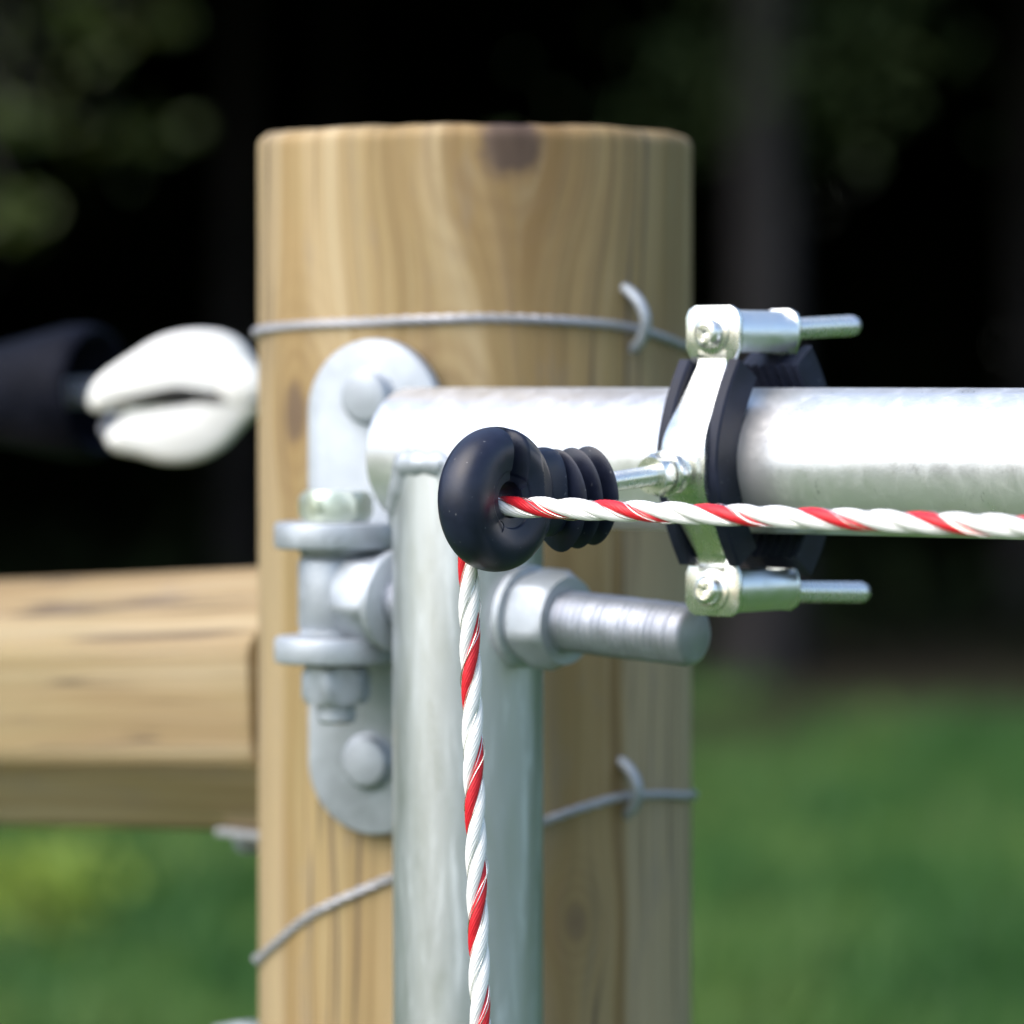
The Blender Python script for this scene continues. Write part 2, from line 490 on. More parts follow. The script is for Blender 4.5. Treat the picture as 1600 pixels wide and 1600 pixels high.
tree(1192, 19.3, .155, 'grey-trunked tree standing in the dark right behind the clamp', 21, 3.3, extra=((1120, 180, 19.6, .28, 90), (1300, 90, 19.9, .25, 60), (1185, 90, 18.9, .34, 220)))
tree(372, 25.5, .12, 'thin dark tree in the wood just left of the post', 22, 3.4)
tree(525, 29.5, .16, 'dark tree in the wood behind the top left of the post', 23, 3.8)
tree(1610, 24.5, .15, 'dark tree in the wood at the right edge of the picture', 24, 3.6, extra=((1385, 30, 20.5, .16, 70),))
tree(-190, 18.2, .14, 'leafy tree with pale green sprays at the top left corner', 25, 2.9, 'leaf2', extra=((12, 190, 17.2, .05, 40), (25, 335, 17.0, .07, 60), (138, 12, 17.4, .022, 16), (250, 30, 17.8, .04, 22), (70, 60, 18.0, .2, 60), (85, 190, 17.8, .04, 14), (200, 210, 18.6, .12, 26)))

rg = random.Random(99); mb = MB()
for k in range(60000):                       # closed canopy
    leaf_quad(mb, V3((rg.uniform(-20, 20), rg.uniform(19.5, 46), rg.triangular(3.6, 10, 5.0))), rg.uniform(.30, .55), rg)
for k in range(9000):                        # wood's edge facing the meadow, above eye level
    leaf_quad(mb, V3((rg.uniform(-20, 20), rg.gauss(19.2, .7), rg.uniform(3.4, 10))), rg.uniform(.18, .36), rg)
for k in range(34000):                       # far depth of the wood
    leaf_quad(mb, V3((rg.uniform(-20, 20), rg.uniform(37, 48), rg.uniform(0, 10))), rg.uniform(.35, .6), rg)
for k in range(20000):                       # unseen flanks, added to keep side light out of the wood
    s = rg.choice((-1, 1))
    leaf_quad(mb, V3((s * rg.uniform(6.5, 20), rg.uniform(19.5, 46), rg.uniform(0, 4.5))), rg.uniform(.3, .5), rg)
for k in range(15000):                       # unseen run of the wood's edge, added to darken the upright's reflections
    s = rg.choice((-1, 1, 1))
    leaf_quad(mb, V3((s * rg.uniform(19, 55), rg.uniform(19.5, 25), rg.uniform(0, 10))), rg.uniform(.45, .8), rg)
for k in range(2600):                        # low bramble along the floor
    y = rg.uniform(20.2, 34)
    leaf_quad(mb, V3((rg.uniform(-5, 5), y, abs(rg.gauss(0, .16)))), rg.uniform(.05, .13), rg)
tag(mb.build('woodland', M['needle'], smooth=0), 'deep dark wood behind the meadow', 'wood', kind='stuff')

# ------------------------------------------------------------------ wooden post
def knot_on_post(px, py):
    q = on_post(px, py, 0); d = q - POST
    return atan2(d.x, -d.y) * RP, q.z
def on_post(px, py, lift):
    """point on the post's skin (plus lift) under a photo pixel"""
    d = (P(px, py, 1.0) - V3((0, 0, HC))); R = RP + lift
    a = d.x ** 2 + d.y ** 2; b = -2 * (d.x * POST.x + d.y * POST.y); c = POST.x ** 2 + POST.y ** 2 - R * R
    D = b * b - 4 * a * c
    k = (-b - sqrt(max(D, 0))) / (2 * a)
    return V3((0, 0, HC)) + d * k

kn = [(*knot_on_post(800, 222), .0105, .0115, 1.0), (*knot_on_post(462, 645), .006, .010, .8),
      (*knot_on_post(900, 1440), .004, .006, .5), (*knot_on_post(700, 700), .006, .012, .4)]
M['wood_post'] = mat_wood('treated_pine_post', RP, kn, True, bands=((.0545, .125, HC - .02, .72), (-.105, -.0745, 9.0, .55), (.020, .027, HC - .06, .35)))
post = thing('wooden_post', (POST.x, POST.y, 0), 'round treated pine gate post carrying the hinge', 'post')
SEG = 120
prof = [(0 - .35, 0)]
rs = []
hs = [-.35, 0, .4, .8] + [HC - .25 + .012 * i for i in range(27)]
hs = [h for h in hs if h < POST_TOP - .006] + [POST_TOP - .005, POST_TOP - .0035]
def prad(a, z): return RP * (1 + .006 * noise.noise(V3((cos(a) * 2.2, sin(a) * 2.2, z * 1.2))) + .0018 * noise.noise(V3((cos(a) * 9, sin(a) * 9, z * .8))))
def ring_at(z, dr, dz=0.0):
    out = []
    for j in range(SEG):
        a = 2 * pi * j / SEG; r = prad(a, z) + dr
        zz = z + dz
        if z > POST_TOP - .02: zz += .0007 * noise.noise(V3((cos(a) * 3, sin(a) * 3, 4))) + .0006 * noise.noise(V3((cos(a) * 14, sin(a) * 14, 4)))
        out.append(POST + V3((cos(a) * r, sin(a) * r, zz)))
    return out
for h in hs: rs.append(ring_at(h, 0))
for dz, dr in ((-.0018, -.0008), (-.0006, -.0022), (.0, -.0042), (.0006, -.012), (.0010, -.030), (.0011, -.055)):
    rs.append(ring_at(POST_TOP, dr, dz))
v, f = rings(rs)
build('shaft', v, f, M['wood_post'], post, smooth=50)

# ------------------------------------------------------------------ wooden rail on the left
PHI = radians(50)
F = V3((-cos(PHI), sin(PHI), 0))
NF = V3((-sin(PHI), -cos(PHI), 0))      # camera side of the fence
ra = POST + F * .066; ra.z = HC - .1098
rb = POST + F * 2.2; rb.z = HC - .1098 - (2.2 - .066) * .060
RX = (rb - ra).normalized(); RN = NF; RU = RN.cross(RX).normalized()
if RU.z < 0: RU = -RU
rail = thing('wooden_rail', ra, 'octagonal pine fence rail running away to the left of the post', 'rail')
oct_ = []
Rr = .0464 / cos(pi / 8)
cor = [V3((cos(pi / 8 + k * pi / 4) * Rr, sin(pi / 8 + k * pi / 4) * Rr, 0)) for k in range(8)]
for k in range(8):
    p_, q_, r_ = cor[k - 1], cor[k], cor[(k + 1) % 8]
    for e in (q_.lerp(p_, .09), q_ * .991 + (q_.lerp(p_, .03) - q_) , q_ * .991 + (q_.lerp(r_, .03) - q_), q_.lerp(r_, .09)):
        oct_.append((e.x, e.y))
rsx = []
for i, L in enumerate((0, .0015, .05, .1, .15, .2, .3, .5, .9, 1.4, 2.1)):
    k = .985 if i == 0 else 1
    rsx.append([V3((L, -(y_ * k), z_ * k)) for y_, z_ in oct_])
v, f = rings(rsx)
M['wood_rail'] = mat_wood('treated_pine_rail', .048, [(.034, .125, .006, .009, .75), (-.012, .20, .004, .005, .5), (.03, .05, .004, .012, .5)], False, ((.178, .118, .052), (.245, .175, .088), (.315, .242, .140), (.395, .325, .215)))
me = bpy.data.meshes.new('beam'); me.from_pydata(v, [], f); me.update()
me.polygons.foreach_set('use_smooth', [True] * len(me.polygons)); me.set_sharp_from_angle(angle=radians(9))
me.materials.append(M['wood_rail'])
beam = bpy.data.objects.new('beam', me); COL.objects.link(beam); beam.parent = rail
from mathutils import Matrix
beam.rotation_euler = Matrix((RX, -RN, RU)).transposed().to_euler()
ORG[beam.name] = ra
# bar that holds the rail from below, its end showing beside the post
bo = POST + F * .080 + NF * .012; bo.z = HC - .1055 - .0525 - .0045
br = thing('rail_bracket', bo, 'small grey metal bracket under the end of the wooden rail', 'bracket')
MB().add(*box(bo + V3((0, 0, .004)), F, NF, UP, .062, .030, .0028, .0005)).build('plate', M['wire'], br)
MB().add(*lathe(bo + F * .03 + V3((0, 0, -.004)), UP, [(0, .0045), (.003, .0062), (.006, .0062)], 6)).build('screw_head', M['bolt'], br)
b2 = POST + F * .105 + NF * .01; b2.z = HC - .2355
br2 = thing('lower_bracket', b2, 'grey metal bracket tip peeking out low behind the left of the post', 'bracket')
MB().add(*extrude([(-.04, -.02), (.02, -.02), (.028, -.006), (.02, .006), (.006, .009), (-.04, .004)], b2, F, UP, NF, .008, .001)).build('plate', M['galv'], br2)
MB().add(*lathe(b2 + NF * .008 + V3((0, 0, -.012)), NF, [(0, .006), (.004, .006), (.005, .0045)], 6)).build('screw_head', M['bolt'], br2)

# ------------------------------------------------------------------ tie wires and staples on the post
def wire(pix, label, z_org):
    pts = [on_post(a, b, .0006) for a, b in pix]
    pts = smoothpts(pts, 8)
    # carry on round the back of the post
    def wrap(p, sgn, slope):
        d = p - POST; a = atan2(d.y, d.x); out = []
        for k in range(1, 22):
            aa = a + sgn * k * .08
            out.append(POST + V3((cos(aa) * (RP + .0006), sin(aa) * (RP + .0006), p.z + slope * k)))
        return out
    left = wrap(pts[0], -1, -.0004); right = wrap(pts[-1], 1, -.0004)
    pts = list(reversed(left)) + pts + right
    t = thing('tie_wire', pts[0], label, 'wire', 'wires tied round the post')
    mb = MB()
    # three twisted steel strands
    n_ = len(pts); fine = []
    for i in range(n_ - 1):
        for k in range(4): fine.append(pts[i].lerp(pts[i + 1], k / 4))
    for s in range(3):
        path = []; L = 0; a_, b_ = None, None
        for i in range(len(fine)):
            tg = (fine[min(i + 1, len(fine) - 1)] - fine[max(i - 1, 0)]).normalized()
            if a_ is None: a_, b_ = frame(tg)
            a_ = (a_ - tg * a_.dot(tg)).normalized(); b_ = tg.cross(a_)
            if i: L += (fine[i] - fine[i - 1]).length
            ph = L / .014 * 2 * pi + s * 2 * pi / 3
            path.append(fine[i] + (a_ * cos(ph) + b_ * sin(ph)) * .00078)
        MB().add(*sweep(path, .00085, 7)).build('strand', M['wire'], t)
wire([(404, 516), (430, 511), (500, 506), (600, 502), (680, 499), (750, 497), (850, 500), (930, 505), (985, 513), (1030, 526), (1066, 541)],
     'grey stranded wire wrapped round the post near its top', 0)
wire([(404, 1500), (430, 1475), (480, 1433), (540, 1402), (610, 1372), (700, 1336), (790, 1304), (850, 1283), (910, 1262), (970, 1246), (1030, 1243), (1066, 1245)],
     'grey stranded wire slanting across the lower half of the post', 0)

def staple(pa, pb, bulge, label):
    a = on_post(*pa, -.004); b = on_post(*pb, -.004)
    d = (a + b) * .5 - POST; d.z = 0; d.normalize()
    pts = []
    for k in range(17):
        q = k / 16
        s = sin(pi * q) ** .55
        pts.append(a.lerp(b, q) + d * (bulge * s) - UP * 0)
    o = thing('fence_staple', a, label, 'staple', 'staples in the post')
    MB().add(*sweep(pts, .0019, 10)).build('bent_wire', M['galv'], o)
staple((962, 446), (976, 550), .0115, 'curved galvanised staple holding the upper wire on the post')
staple((957, 1184), (966, 1276), .0105, 'curved galvanised staple holding the lower wire on the post')

# ------------------------------------------------------------------ gate
GL = 2.35
gate = thing('tubular_gate', (ST.x, ST.y, .12), 'galvanised tubular gate with welded corner in front of the post', 'gate')
def hollow(o, ax, L, r, seg=64, t=.0026, rr=.0008):
    return lathe(o, ax, [(rr, r - t - .0006), (0, r - t), (0, r - rr), (rr * .4, r - rr * .3), (rr, r), (L * .25, r), (L * .5, r), (L, r), (L, r - t)], seg, cap0=True, cap1=True)
tb = MB().add(*hollow(ST - T * (RV + .0005), T, GL, RH, 96)).build('top_tube', M['tube'], gate, smooth=40)
# upright, coped to fit under the top tube
SEGV = 96; top = []
for j in range(SEGV):
    a = 2 * pi * j / SEGV
    off = T * (cos(a) * RV) + N * (sin(a) * RV)
    e = RH ** 2 - (RV * sin(a)) ** 2
    z = -sqrt(max(e, 0)) * .96 - .0012
    top.append((off, z))
zs = [ST.z - .05, ST.z - .15, ST.z - .3, ST.z - .6, .10]
rs = [[ST + o_ + UP * z for o_, z in top]] + [[V3((ST.x, ST.y, z)) + o_ for o_, _ in top] for z in zs]
rs.reverse()
v, f = rings(rs, True, False)
build('upright_tube', v, f, M['upright'], gate, smooth=40)
# weld bead
wp = []; wr = []
for j in range(SEGV * 2 + 1):
    a = 2 * pi * j / (SEGV * 2)
    e = RH ** 2 - (RV * sin(a)) ** 2
    z = -sqrt(max(e, 0)) * .97
    q = ST + (T * cos(a) + N * sin(a)) * (RV - .0026) + UP * (z - .0020)
    wp.append(q); wr.append(.0046 + .0008 * noise.noise(V3((j * .16, 0, 0))))
MB().add(*sweep(wp, wr, 10)).build('weld_bead', M['galv'], gate, smooth=60)
# the rest of the gate, outside the picture
for zz in (.85, .55, .25):
    MB().add(*lathe(V3((ST.x, ST.y, zz)) + T * RV, T, [(0, .0155), (GL - RV - .03, .0155)], 24)).build('lower_bar', M['tube'], gate)
e_ = ST + T * (GL - .03)
MB().add(*lathe((e_.x, e_.y, .10), UP, [(0, RV), (ST.z - .10, RV)], 32)).build('end_upright', M['tube'], gate)

# ------------------------------------------------------------------ eye bolt through the upright
PIN = V3((-.0557, 1.494, HC - .0674))
EB = (T * .142 - UP * .0082).normalized()
def hexnut(o, ax, h, ac, rot=0.0, ch=.0012, ab=None):
    """hexagonal nut with chamfered corners: round chamfer cut by the hex"""
    o = V3(o); ax = V3(ax).normalized(); a, b = ab if ab else frame(ax); seg = 48; R = ac / 2; ri = R * cos(pi / 6)
    rs = []
    for t, lim, sc in ((0, ri * .97, .9), (0, ri * .985, 1), (ch, None, 1), (h - ch, None, 1), (h, ri * .985, 1), (h, ri * .97, .9)):
        rg_ = []
        for j in range(seg):
            th = 2 * pi * j / seg
            m6 = ((th + pi / 6) % (pi / 3)) - pi / 6
            r = ri / cos(m6)
            tt = t
            if lim: r = min(r, lim)
            else:
                k = max(0, (r - ri * .985)) * .55
                tt = t + k if t < h / 2 else t - k
            th2 = th + rot
            rg_.append(o + ax * tt + (a * cos(th2) + b * sin(th2)) * (r * sc))
        rs.append(rg_)
    return rings(rs)
def thread(o, ax, L, r, pitch, depth, seg=28, tip=.0012, start=0.0, wear=0.0):
    prof = [(start, r - depth)]
    rq = random.Random(int(r * 1e6))
    k = int((L - start - tip) / pitch)
    for i in range(k):
        z = start + i * pitch
        w0, w1 = rq.uniform(0, wear), rq.uniform(0, wear)
        prof += [(z + pitch * .22, r - depth * (1 - w0)), (z + pitch * .42, r - depth * .1), (z + pitch * .62, r - depth * w1 * .4), (z + pitch * .86, r - depth * .7 * (1 - w0))]
    prof += [(L - tip, r - depth * .5), (L - tip * .3, r - depth - tip * .35), (L, r - depth - tip * .9)]
    return lathe(o, ax, prof, seg)
eb = thing('eye_bolt', PIN, 'thick galvanised threaded eye bolt through the gate upright', 'bolt')
MB().add(*lathe(PIN - UP * .0120, UP, [(0, .0104), (.0006, .0112), (.0022, .0120), (.0218, .0120), (.0234, .0112), (.0240, .0104)], 48)).build('eye', M['galv'], eb)
MB().add(*lathe(PIN + EB * .009, EB, [(0, .0088), (.045, .0085)], 32)).build('shank', M['bolt'], eb)
MB().add(*thread(PIN + EB * .054, EB, .0902, .0095, .0025, .00125, 40, .0014, 0.0, .40)).build('threaded_end', M['bolt'], eb, smooth=75)
MB().add(*hexnut(PIN + EB * .0090, EB, .0145, .0305, .3, .0016)).build('nut', M['galv'], eb)
MB().add(*lathe(PIN + EB * .0236, EB, [(0, .0150), (.0005, .0158), (.0030, .0158), (.0036, .0150)], 40)).build('washer', M['galv'], eb)
MB().add(*lathe(PIN + EB * .0772, EB, [(0, .0150), (.0005, .0157), (.0028, .0157), (.0033, .0150)], 40)).build('washer', M['galv'], eb)
MB().add(*hexnut(PIN + EB * .0806, EB, .0145, .0312, .18, .0018)).build('nut', M['galv'], eb)

# ------------------------------------------------------------------ hinge plate
BE = radians(24.3)
NP = V3((-sin(BE), -cos(BE), 0)); LP = V3((cos(BE), -sin(BE), 0))
Q = PIN - NP * .026; Q.z = HC - .0664
hp = thing('hinge_plate', Q - NP * .006, 'long round-ended galvanised hinge plate bolted to the post', 'hinge')
pr, ph = .0236, .0800
out = []
for k in range(25): a = pi * k / 24; out.append((cos(a) * pr, ph - pr + sin(a) * pr))
for k in range(25): a = pi + pi * k / 24; out.append((cos(a) * pr, -ph + pr + sin(a) * pr))
MB().add(*extrude(out, Q - NP * .006, LP, UP, NP, .006, .0016)).build('plate', M['galv'], hp, smooth=30)
for zz, nm in ((HC - .0488, 'a'), (HC - .0850, 'b')):
    c = V3((PIN.x, PIN.y, zz - .0042)); o2 = []
    R_ = .0196
    for k in range(33): a = -pi * .5 + pi * k / 32; o2.append((sin(a) * R_, cos(a) * R_))
    o2 += [(R_ * .98, -.0262), (-R_ * .98, -.0262)]
    # local axes: across = LP, outwards = NP
    MB().add(*extrude(o2, c, LP, NP, UP, .0084, .0014)).build('lug', M['galv'], hp, smooth=30)
for zz in (HC - .0052, HC - .1225):
    c = V3((Q.x, Q.y, zz)) - LP * .0012
    MB().add(*lathe(c, NP, [(0, .0092), (.0008, .0092), (.0012, .0084), (.0030, .0083), (.0041, .0074), (.0043, .0068)], 40)).build('bolt_head', M['galv'], hp)
MB().add(*hexnut(PIN + UP * (.0674 - .0488 + .0044), UP, .0095, .0236, .45, .0012)).build('pin_head', M['zinc_dull'], hp)
MB().add(*lathe((PIN.x, PIN.y, HC - .1085), UP, [(0, .0048), (.0012, .0062), (.020, .0062), (.063, .0062)], 24)).build('hinge_pin', M['galv'], hp)
MB().add(*hexnut((PIN.x, PIN.y, HC - .1020), UP, .0118, .0228, .2, .0016)).build('pin_nut', M['galv'], hp)
for zz in (HC - .0527 - .0026, HC - .0808):
    MB().add(*lathe((PIN.x, PIN.y, zz), UP, [(0, .0112), (.0004, .0116), (.0020, .0116), (.0024, .0112)], 36)).build('washer', M['galv'], hp)

# ------------------------------------------------------------------ ring insulator with pipe clamp
tilt = math.atan(.0067 / .085)
IU = (N * cos(tilt) + UP * sin(tilt)).normalized()     # stem, from the ring to the clamp
IV = (UP * cos(tilt) - N * sin(tilt)).normalized()
IA = T
ins = thing('ring_insulator', CL, 'black ring insulator on a zinc clamp gripping the gate tube', 'insulator')
# ring: polar grid, axial profile with a slot for the rope
def ring_mesh():
    angs = []
    base = [2 * pi * k / 180 for k in range(180)]
    extra = [radians(x) for x in (89.3, 89.7, 90.05, 90.5)]
    angs = sorted(base + extra)
    half = []                                   # near side, from the bore out to the rim
    half += [(.0050, 0.0), (.0050, .0020), (.0050, .0048), (.0052, .0052), (.0060, .0054), (.0076, .0055), (.00785, .0056), (.0080, .0061), (.0083, .0063)]
    for k in range(1, 17):
        q = k / 16; rho = .0083 + (.0138 - .0083) * q
        half.append((rho, .0063 + (.0074 - .0063) * sin(q * pi / 2) ** 1.1))
    for k in range(1, 15):
        th = pi / 2 * k / 14
        half.append((.0138 + .0062 * sin(th) ** .96, .0074 * max(cos(th), 0) ** .92))
    prof = half + [(rho, -ax) for rho, ax in reversed(half[1:-1])]
    NPF = len(prof)
    rs = []
    for a in angs:
        ca, sa = cos(a), sin(a); rg_ = []
        for rho, ax in prof:
            u, v_ = rho * ca, rho * sa
            r2, ax2 = rho, ax
            if ax > 0:
                # rope slot: cut straight up from the bore, sharp on the left, easing back on the right
                if v_ > .0025 and u > 0.0 and a < radians(90.02) and rho > .0051:
                    dp = .0042 if u < .0042 else .0042 * max(0.0, 1 - (u - .0042) / .0022)
                    ax2 = max(ax2 - dp, min(ax2, .0006))
                # flatter towards the stem
                if u > .0125: ax2 = min(ax2, .0066 - (u - .0125) * .10)
            rg_.append(RING + IU * (r2 * ca) + IV * (r2 * sa) + IA * ax2)
        rs.append(rg_)
    n_ = len(rs); m_ = NPF; vv = [q for r in rs for q in r]; ff = []
    for i in range(n_):
        for j in range(m_):
            k = (j + 1) % m_; i2 = (i + 1) % n_
            ff.append((i * m_ + j, i * m_ + k, i2 * m_ + k, i2 * m_ + j))
    return vv, ff
v, f = ring_mesh()
ring = build('ring', v, f, M['black'], ins, smooth=48)
# small raised moulding marks on the ring
def mark(pts, r=.00018): MB().add(*sweep(pts, r, 6)).build('moulded_mark', M['black'], ring)
mc = RING - IU * .0068 - IV * .0068 + IA * .0068
mark([mc + (IU * cos(a) + IV * sin(a)) * .0016 for a in [radians(-70 + 12 * k) for k in range(13)]])
mc = RING + IU * .0160 + IV * .0040 + IA * .0052
mark([mc + IU * (cos(a) * .0010) + IV * (sin(a) * .0014) for a in [2 * pi * k / 18 for k in range(19)]])
mark([mc + IU * .0010 - IV * .0024, mc + IU * .0010 - IV * .0040, mc - IU * .0006 - IV * .0040])
# neck and ribs
def oval(t, a, b, e=2.0, seg=64, dv=0.0, lo=None):
    out = []
    for k in range(seg):
        th = 2 * pi * k / seg; c, s = cos(th), sin(th)
        out.append(RING + IU * t + IA * (a * math.copysign(abs(c) ** (2 / e), c)) + IV * (dv + b * (math.copysign(abs(s) ** (2 / e), s) if s > 0 or lo is None else -abs(s) ** (2 / lo))))
    return out
MB().add(*rings([oval(.0140, .0052, .0125, 3), oval(.0215, .0056, .0125, 3), oval(.0240, .0060, .0118, 2.6), oval(.0252, .0040, .0060), oval(.046, .0038, .0050)])).build('neck', M['black'], ins, smooth=45)
for t, k in ((.0268, 1.0), (.0340, .985), (.0412, .97)):
    kw = dict(dv=-.0030, lo=1.55)
    MB().add(*rings([oval(t - .0011, .0036, .0046), oval(t - .0007, .0068 * k, .0094 * k, 2, dv=-.0020), oval(t - .0004, .0100 * k, .0138 * k, 1.95, **kw), oval(t, .0105 * k, .0145 * k, 1.95, **kw), oval(t + .0004, .0100 * k, .0138 * k, 1.95, **kw), oval(t + .0007, .0068 * k, .0094 * k, 2, dv=-.0020), oval(t + .0011, .0036, .0046)])).build('rib', M['black'], ins, smooth=40)
MB().add(*thread(RING + IU * .040, IU, .0500, .0029, .0010, .00036, 24, .0006)).build('threaded_rod', M['zinc'], ins, smooth=80)
for t, h, r in ((.0690, .0052, .15), (.0760, .0050, .42)):
    MB().add(*hexnut(RING + IU * t, IU, h, .0126, r, .0009)).build('nut', M['zinc'], ins)
MB().add(*lathe(RING + IU * .0745, IU, [(0, .0064), (.0003, .0067), (.0010, .0067), (.0012, .0064)], 28)).build('washer', M['zinc'], ins)

E1, E2, E3 = -N, UP, T
fp = [(.0165, .0275), (.0310, .0060), (.0310, -.0075), (.0165, -.0275)]
MS = .0062
def clamp_half(e1, o, name, lean):
    RB = .0113 if name == 'front' else .0104
    path = []; hl = .0278 if name == 'front' else .0318
    for k in range(33):
        zz = hl * (1 - k / 16)
        path.append((.0268 - .0103 * abs(zz / .0278) ** 1.8, zz - .0004))
    # left normal of a path running down (+e1 side outwards)
    sec_m = [(0.0, -MS), (0.0002, -MS), (.0014, -MS), (.0017, -MS + .0004), (.0017, MS - .0004), (.0014, MS), (0.0, MS)]
    sec_m = [(-q + .0, w_) for q, w_ in sec_m]
    sgn = 1
    # rubber: U channel with ribs on its inner face
    inner = []
    nr = 6
    for k in range(nr * 2 + 1):
        inner.append((-.0066 if k % 2 == 0 else -.0053, -RB + .001 + (2 * RB - .002) * k / (nr * 2)))
    sec = [(-.0058, -RB)] + inner + [(-.0058, RB), (.0034, RB), (.0040, RB - .0006), (.0040, MS + .0012), (.0034, MS + .0006), (-.0003, MS + .0004), (-.0003, -MS - .0004), (.0034, -MS - .0006), (.0040, -MS - .0012), (.0040, -RB + .0006), (.0034, -RB)]
    # path runs top -> bottom: left normal = +e1 for a path heading down
    MB().add(*strip(path, [(q, w_) for q, w_ in sec], o, e1, E2, E3)).build('rubber_pad', M['rubber'], ins, smooth=35)
    ext = [(fp[0][0], .0290)] + fp + [(fp[-1][0], -.0290)]
    pz = .0320 if name == 'front' else .0275
    pm = fillet([(.0165, pz + .0003), (.0165, .0275), (.0310, .0060), (.0310, -.0075), (.0165, -.0275), (.0165, -pz - .0003)], .0045, 6)
    mp = MB().add(*strip(pm, [(-.0001, -MS), (.0014, -MS), (.0018, -MS + .0005), (.0018, MS - .0005), (.0014, MS), (-.0001, MS)], o, e1, E2, E3, ws=[.88 + .46 * max(0, 1 - abs(q[1]) / .027) for q in pm])).build('clamp_strap', M['zinc'], ins, smooth=35)
    return mp
front = clamp_half(E1, CL, 'front', 0)
back = clamp_half(-E1, CL, 'back', 0)
# front tabs with rounded corners
def tab(z0, z1, e1off, e1, wid, th, name='clamp_tab', cut=.0035):
    s = 1 if z1 > z0 else -1
    L = abs(z1 - z0)
    pts = [(-wid * .36, 0), (wid * .36, 0), (wid / 2, .005), (wid / 2, L - cut), (wid / 2 - cut * .35, L - cut * .35), (wid / 2 - cut, L), (-wid / 2 + cut, L), (-wid / 2 + cut * .35, L - cut * .35), (-wid / 2, L - cut), (-wid / 2, .005)]
    pts = [(x, y * s) for x, y in pts]
    MB().add(*extrude(pts, CL + UP * z0 + e1 * (e1off - .0001), T, UP, e1, th, .0004)).build(name, M['zinc'], ins, smooth=30)
tab(.0280, .0452, .0165, E1, .0198, .0019)
tab(-.0280, -.0452, .0165, E1, .0198, .0019)
tab(.0312, .0446, .0145, -E1, .0135, .0019)
tab(-.0312, -.0446, .0145, -E1, .0135, .0019)
# folded trough on the rear half that takes the screw, then the screws themselves
for zc, s in ((.0372, 1), (-.0378, -1)):
    bd = (-E1 * 1 + UP * (.040 * s)).normalized()            # screws splay a little
    c = CL + UP * zc
    pth = []
    for k in range(21):
        a = pi * .5 * s + s * pi * (k / 20 - .5) * 1.55
        pth.append((cos(a) * .0074, sin(a) * .0070 - .0002 * s))
    ringpts = pth + [(x * .84, y * .84) for x, y in reversed(pth)]
    MB().add(*rings([[c - E1 * q + T * x + UP * y for x, y in ringpts] for q in (-.0150, .0143)])).build('screw_trough', M['zinc_soft'], ins, smooth=35)
    MB().add(*hexnut(c - E1 * .0085, -E1, .0055, .0112, .3, .0006)).build('nut', M['zinc'], ins)
    h0 = c + E1 * .0184
    # pan head with a cross recess
    hd = []
    def cross(x, y, zz):
        d = min(abs(x), abs(y)); m_ = max(abs(x), abs(y))
        if m_ < .0026 and d < .00062: return zz - .0019 * (1 - m_ / .0042)
        return zz
    a_, b_ = frame(bd); rsx = []
    head = [(0, .0046), (.0014, .0046), (.0026, .0043), (.0035, .0036), (.0039, .0030)] + [(.0040, .0030 - .0030 * k / 14) for k in range(1, 14)]
    for tq, rq in head:
        rg_ = []
        for j in range(48):
            th = 2 * pi * j / 48 + .35
            x, y = cos(th) * rq, sin(th) * rq
            xr, yr = x * cos(.5) - y * sin(.5), x * sin(.5) + y * cos(.5)
            zz = tq if tq < .00395 else cross(xr, yr, tq)
            rg_.append(h0 - bd * zz + a_ * x + b_ * y)
        rsx.append(rg_)
    MB().add(*rings(rsx)).build('screw_head', M['zinc'], ins, smooth=40)
    MB().add(*lathe(h0 + bd * .0001, -bd, [(0, .0062), (.0006, .0062), (.0008, .0058)], 28)).build('washer', M['zinc'], ins)
    MB().add(*thread(h0, bd, .0725 if s > 0 else .0775, .00315, .0010, .00030, 24, .0026)).build('screw_shank', M['zinc'], ins, smooth=80)

# ------------------------------------------------------------------ rope
hz = HC - .0344
ax_pts = []
p_r = V3((RING.x, RING.y, hz))
far = p_r + T * 2.2; far.z = HC - .060
n_far = 240
for k in range(n_far, -1, -1):
    s = .36 * (k / n_far) if True else 0
    q = p_r + T * s; q.z = hz - .0022 * (s / .17)
    ax_pts.append(q)
# through the hole, over its back edge and down
turn = [p_r - T * .0035 + UP * .0000, p_r - T * .0068 - UP * .0006, p_r - T * .0094 - UP * .0030, p_r - T * .0104 - UP * .0070, p_r - T * .0102 - UP * .013]
down_end = P(751, 1600, 1.3055)
c0 = turn[-1]
turn += [c0.lerp(down_end, k) for k in (.15, .4, .7, 1.0)]
dd = (down_end - c0).normalized()
turn.append(down_end + dd * .14)
sm = smoothpts([ax_pts[-2], ax_pts[-1]] + turn, 30)[30:]
